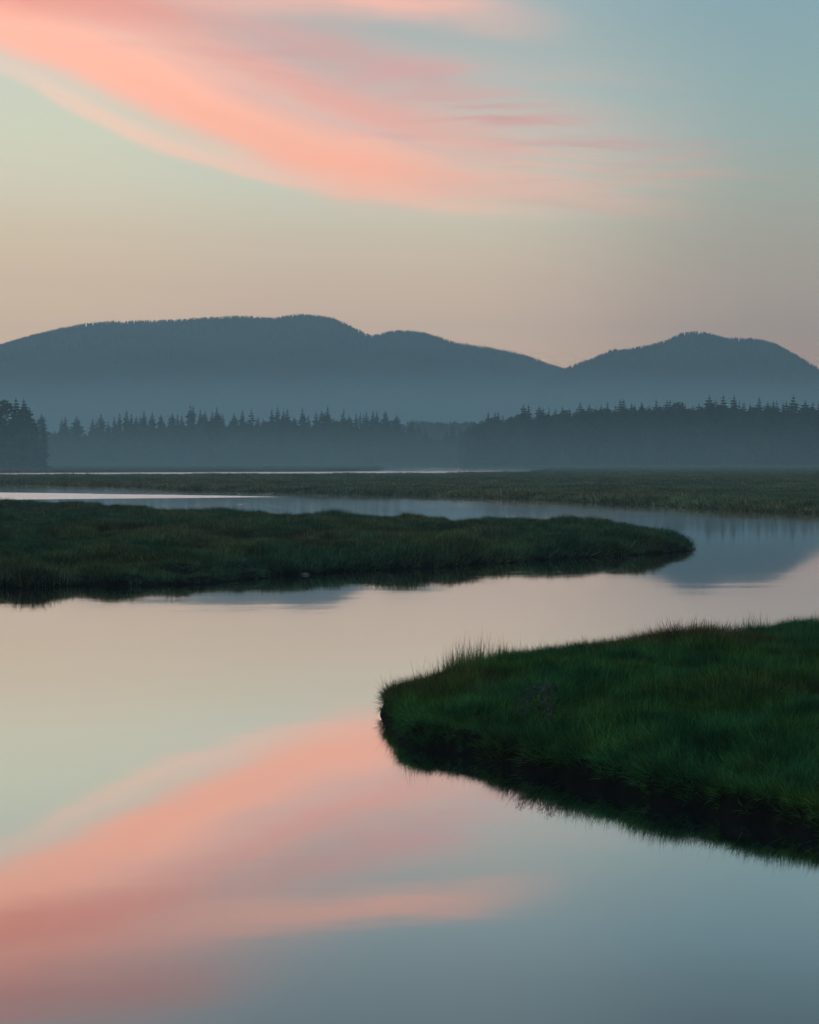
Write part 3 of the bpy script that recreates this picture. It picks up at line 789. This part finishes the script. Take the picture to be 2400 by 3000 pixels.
# the dark clump at the left end, nearer than the woods
for (x, y, v, w, lab) in ((34, 833, 3, 1.15, 'ragged tall spruce rising left of its twin in the dark left clump'),
                          (50, 835, 7, 1.05, 'broad tall spruce, the fuller of the twin spires in the dark left clump'),
                          (72, 875, 5, 1.1, 'lower spruce leaning on the right flank of the dark left clump'),
                          (91, 889, 1, 1.25, 'slim spruce branched to the ground at the right end of the left clump'),
                          (62, 852, 2, 1.0, 'spruce filling the shoulder between twin spires and right flank of the left clump')):
    D = 505 + random.uniform(-6, 6) + (8 if x < 60 else 0); X0, Z0 = height_at(x, y, D); zg = ground_z(X0, D)
    tree('spruce_tree', SPRUCE[v], X0, D, zg, Z0 - zg, w, lab, 'spruces of the dark left clump')
X0, Z0 = height_at(88, 868, 690); tree('spruce_tree', SPRUCE[2], X0, 690, 1, Z0 - 1, 1.3, 'pale hazy broad spruce standing behind the right flank of the left clump', 'spruces of the dark left clump')
for (x, y, v, w, D, lab) in ((12, 840, 0, 1.40, 500, 'tall rounded leafy tree left of the twin spires in the dark left clump'),
                             (38, 872, 1, 1.1, 488, 'leafy tree in front below the twin spires of the left clump'),
                             (66, 905, 2, 1.0, 486, 'low leafy tree before the right flank of the left clump'),
                             (8, 895, 3, 1.2, 484, 'low leafy tree at the front foot of the left clump'),
                             (-18, 850, 2, 1.1, 498, 'leafy tree half cut by the left border of the view')):
    X0, Z0 = height_at(x, y, D); zg = ground_z(X0, D)
    tree('broadleaf_tree', BROAD[v], X0, D, zg, Z0 - zg, w, lab, 'leafy trees of the dark left clump')


def front_row(x0, x1, depth, top_fn, step, where, p_broad, tops, lead=('low leafy tree fronting', 'lower spruce fronting'), vary=(-11, 16), wide=(1.1, 1.4)):
    x, row = x0, []
    while x < x1:
        row.append((x, depth + random.uniform(-9, 9), top_fn(x) + random.uniform(*vary), random.random() < p_broad)); x += random.uniform(.7, 1.3) * step
    xs_ = sorted(t[0] for t in tops); used = {}
    for x, D, y, leafy in row:
        i = min(range(len(xs_)), key=lambda k: abs(xs_[k] - x)); side_ = 'just left of' if x < xs_[i] - 3 else ('just right of' if x > xs_[i] + 3 else 'right below')
        k = (i, side_, leafy); used[k] = used.get(k, 0) + 1
        more = '' if used[k] == 1 else ', further out' if used[k] == 2 else f', {ORD[used[k] - 1]} one out'
        X0, Z0 = height_at(x, y, D); zg = ground_z(X0, D); h = Z0 - zg
        if leafy:
            tree('broadleaf_tree', random.choice(BROAD), X0, D, zg, h, random.uniform(.8, 1.05), f'{lead[0]} the {where} wood, {side_} its {ORD[i]} spire{more}', f'leafy trees fronting the {where} wood')
        else:
            tree('spruce_tree', random.choice(SPRUCE), X0, D, zg, h, random.uniform(*wide), f'{lead[1]} the {where} wood, {side_} its {ORD[i]} spire{more}', f'lower spruces fronting the {where} wood')


lt = lambda x: float(np.interp(x, [60, 110, 200, 400, 700, 850, 900, 930, 990], [905, 912, 912, 892, 890, 900, 915, 922, 915]))
rt = lambda x: float(np.interp(x, [960, 990, 1010, 1100, 1250, 1450, 1725], [925, 897, 886, 876, 866, 858, 862]))
front_row(66, 985, 722, lt, 15.0, 'left', 0.45, LEFT)
front_row(988, 1735, 622, rt, 14.0, 'right', 0.6, RIGHT)

mid_lead = ('rounded leafy tree between spires of', 'middling spruce between spires of')
front_row(115, 850, 748, lambda x: lt(x) - 16, 20.0, 'left', 0.10, LEFT, mid_lead, (-9, 13), (.95, 1.25))
front_row(1015, 1730, 652, lambda x: rt(x) - 9, 17.0, 'right', 0.12, RIGHT, mid_lead, (-13, 12), (.95, 1.25))

# the rest of the woods, behind and beyond the counted trees: one mass
def wood_set(name, seed):
    return collect(name, [bpy.data.objects.new('a%d' % i, m[0]) for i, m in enumerate(SPRUCE[:6])] + [bpy.data.objects.new('b%d' % i, m[0]) for i, m in enumerate(BROAD)])


WOODS = wood_set('woods', 1)
pts, sz = [], []
for x0, x1, depth, fn, rows in ((40, 985, 735, lt, 5), (975, 1760, 636, rt, 6)):
    for k in range(rows):
        x = x0
        while x < x1:
            D = depth + k * 9 + random.uniform(-4, 4); y = fn(x) + 6.0 * math.sin(x * 0.031 + k * 1.9) + 4.0 * math.sin(x * 0.083 + k) + random.uniform(0, 22) - k * 0.5
            X0, Z0 = height_at(x, y, D); zg = ground_z(X0, D); pts.append((X0, D, zg - .2)); sz.append(Z0 - zg)
            x += random.uniform(6, 13)
for k in range(2):
    x = 1760
    while x < 2300:
        D = 636 + k * 10; X0, Z0 = height_at(x, 850 + random.uniform(-12, 14), D); pts.append((X0, D, 0.9)); sz.append(Z0 - 1); x += random.uniform(6, 14)
for k in range(2):
    x = -600
    while x < 50:
        D = 512 + k * 10; X0, Z0 = height_at(x, 868 + random.uniform(-14, 14) + (10 if x > 0 else 0), D); pts.append((X0, D, 0.6)); sz.append(Z0 - 1); x += random.uniform(9, 18)
P = np.array(pts); S = np.array(sz); n = len(P)
pick = np.where(RNG.random(n) < .72, RNG.integers(0, 6, n), RNG.integers(6, 10, n))
w = S * np.where(pick < 6, 1.25, 1.0)
scatter('forest', P, np.stack([np.zeros(n), np.zeros(n), RNG.uniform(0, 6.28, n)], 1), np.stack([w, w, S], 1), pick, WOODS, 'dense dark mass of the woods behind their front trees', 'forest')
pts, sz = [], []
for k in range(3):
    x = 780
    while x < 1120:
        D = 980 + k * 15; X0, Z0 = height_at(x, 890 + random.uniform(-9, 8) + abs(x - 950) * 0.01, D); pts.append((X0, D, 1.5)); sz.append(Z0 - 2); x += random.uniform(5, 10)
P = np.array(pts); S = np.array(sz); n = len(P); pick = np.where(RNG.random(n) < .3, RNG.integers(0, 6, n), RNG.integers(6, 10, n))
scatter('forest', P, np.stack([np.zeros(n), np.zeros(n), RNG.uniform(0, 6.28, n)], 1), np.stack([S, S, S], 1), pick, WOODS, 'pale hazy farther wood showing through the dip between the woods', 'forest')

# ================================================================== mountains
def PROF(t): return 0.45 * np.cos(np.clip(t, 0, 1) * math.pi / 2) ** 1.25 + 0.55 * (1 - np.clip(t, 0, 1))


def mountain(ridge, depth, front, back, x_out, name):
    R = [height_at(x, y + 3.6, depth) for x, y in ridge]
    rx = np.array([r[0] for r in R]); rz = np.array([r[1] for r in R])
    xs = np.arange(rx[0], rx[-1], 3.5)
    # rounded interpolation of the skyline
    fine = np.interp(xs, rx, rz); kern = np.ones(3) / 3; pad = np.pad(fine, 1, 'edge'); fine = np.convolve(pad, kern, 'valid')
    vs = np.concatenate([np.linspace(-front, 0, 46), np.linspace(0, back, 12)[1:]])
    XX, VV = np.meshgrid(xs, vs)
    t = np.where(VV < 0, -VV / front, VV / back)
    prof = PROF(t)
    rel = (fbm(XX * 0.012, VV * 0.012, 91, 4) - 0.5) * 26 * sst(t, 0.12, 0.5) * (VV < 0)
    ZZ = np.minimum(fine[None, :] * prof + rel - 3.0 * t, fine[None, :] - 0.0) - 1.0 * t
    link(name, grid_mesh(name, XX, depth + VV, ZZ, HILL), kind='structure')
    return xs, fine, depth, front


LR = [(-900, 880), (-500, 820), (-300, 785), (-100, 750), (0, 727), (50, 710), (100, 698), (167, 685), (230, 678.5), (300, 676.5), (370, 674), (420, 670), (483, 667), (540, 668.5), (580, 671), (605, 665), (635, 661.5), (685, 664), (712, 673), (735, 687), (760, 700), (782, 710),
      (798, 704.5), (825, 697), (852, 694.5), (892, 700), (925, 710), (955, 721.5), (1010, 731), (1095, 745.5), (1150, 765), (1190, 779), (1240, 795), (1400, 850), (1600, 905)]
RR = [(1020, 880), (1100, 825), (1150, 798), (1190, 777.5), (1215, 769), (1250, 756), (1293, 738), (1327, 736.8), (1363, 729), (1397, 720), (1433, 705.5), (1460, 701), (1487, 703.6), (1533, 716), (1565, 717), (1590, 716), (1624, 723), (1655, 739), (1684, 758), (1712, 783), (1756, 814), (1900, 860), (2200, 910)]
ML = mountain(LR, 2000, 520, 300, 0, 'mountain')
MR = mountain(RR, 1780, 420, 250, 0, 'mountain')

# forest on the ridges
cones = []
for i in range(4):
    rnd = random.Random(70 + i); Vv, Ff = [], []
    for j in range(3):
        zb, zt, r = j * .28, j * .28 + .46, .22 * (1 - j * .27)
        k = len(Vv); Vv += [(r * math.cos(a * 1.2566) * rnd.uniform(.7, 1.2), r * math.sin(a * 1.2566) * rnd.uniform(.7, 1.2), zb) for a in range(5)] + [(0, 0, zt)]
        Ff += [(k + a, k + (a + 1) % 5, k + 5) for a in range(5)]
    cones.append(bpy.data.objects.new('c%d' % i, mesh_np('conifer', Vv, Ff, NEEDLE, False)))
cone_set = collect('ridge_conifers', cones)
for (xs, fine, depth, front), lab, n in ((ML, 'tiny conifers bristling along the long left mountain ridge', 15000), (MR, 'tiny conifers bristling along the right mountain ridge', 9000)):
    m = (xs / depth > -0.30) & (xs / depth < 0.30)
    xa = RNG.uniform(xs[m].min(), xs[m].max(), n); t = RNG.random(n) ** 2.2 * 0.55
    zz = np.interp(xa, xs, fine) * PROF(t) - 4.0 * t - 0.6
    zz -= np.where(t > .1, 0.0, 0.0)
    h = RNG.uniform(2.2, 4.8, n) * (0.6 + 0.9 * fbm(xa * 0.02, t * 3, 5))
    P = np.stack([xa, depth - t * front, zz], 1)
    scatter('mountain_forest', P, np.stack([np.zeros(n), np.zeros(n), RNG.uniform(0, 6, n)], 1), np.stack([h, h, h], 1), RNG.integers(0, 4, n), cone_set, lab, 'forest')


# ================================================================== air
def volume_mat(name, color, dens):
    m, gg, out = new_mat(name)
    pv = gg.n.new('ShaderNodeVolumePrincipled'); pv.inputs['Color'].default_value = (*color, 1); pv.inputs['Density'].default_value = dens
    gg.l.new(pv.outputs[0], out.inputs['Volume'])
    return m


def box(name, lo, hi, mat):
    (a, b, c), (d, e, f) = lo, hi
    Vv = [(a, b, c), (d, b, c), (d, e, c), (a, e, c), (a, b, f), (d, b, f), (d, e, f), (a, e, f)]
    return mesh_np(name, Vv, [(3, 2, 1, 0), (4, 5, 6, 7), (0, 1, 5, 4), (1, 2, 6, 5), (2, 3, 7, 6), (3, 0, 4, 7)], mat, False)


link('haze', box('haze', (-1600, -260, -1.7), (1600, HAZE_FAR, HAZE_TOP), volume_mat('haze_air', HAZE_COLOR, HAZE_DENSITY)), kind='stuff', label='thin bluish evening haze filling the whole valley', cat='haze')


def lens(name, c, r, color, dens, label):
    """a bank of mist whose density thins out towards its rim"""
    bm = bmesh.new(); bmesh.ops.create_uvsphere(bm, u_segments=40, v_segments=20, radius=1.0)
    m, gg, out = new_mat(name)
    tcn = gg.n.new('ShaderNodeTexCoord'); ln = gg.n.new('ShaderNodeVectorMath'); ln.operation = 'DOT_PRODUCT'
    gg.l.new(tcn.outputs['Object'], ln.inputs[0]); gg.l.new(tcn.outputs['Object'], ln.inputs[1])
    fall = gg.m('POWER', gg.m('SUBTRACT', 1.0, ln.outputs['Value'], clamp=True), 2.0)
    pv = gg.n.new('ShaderNodeVolumePrincipled'); pv.inputs['Color'].default_value = (*color, 1)
    gg.put(pv.inputs['Density'], gg.mul(fall, dens)); gg.l.new(pv.outputs[0], out.inputs['Volume'])
    me = bpy.data.meshes.new(name); bm.to_mesh(me); bm.free(); me.materials.append(m)
    o = link(name, me, kind='stuff', label=label, cat='mist'); o.location = c; o.scale = r
    return o


lens('mist', (0, 1260, 0), (1300, 360, 78), (0.62, 1.0, 1.0), 0.0095, 'pale mist lying in the valley between the woods and the mountains')
lens('mist', (-90, 500, 0), (480, 330, 20), (0.64, 1.0, 1.0), 0.0019, 'low mist lying over the far marsh at the foot of the woods')
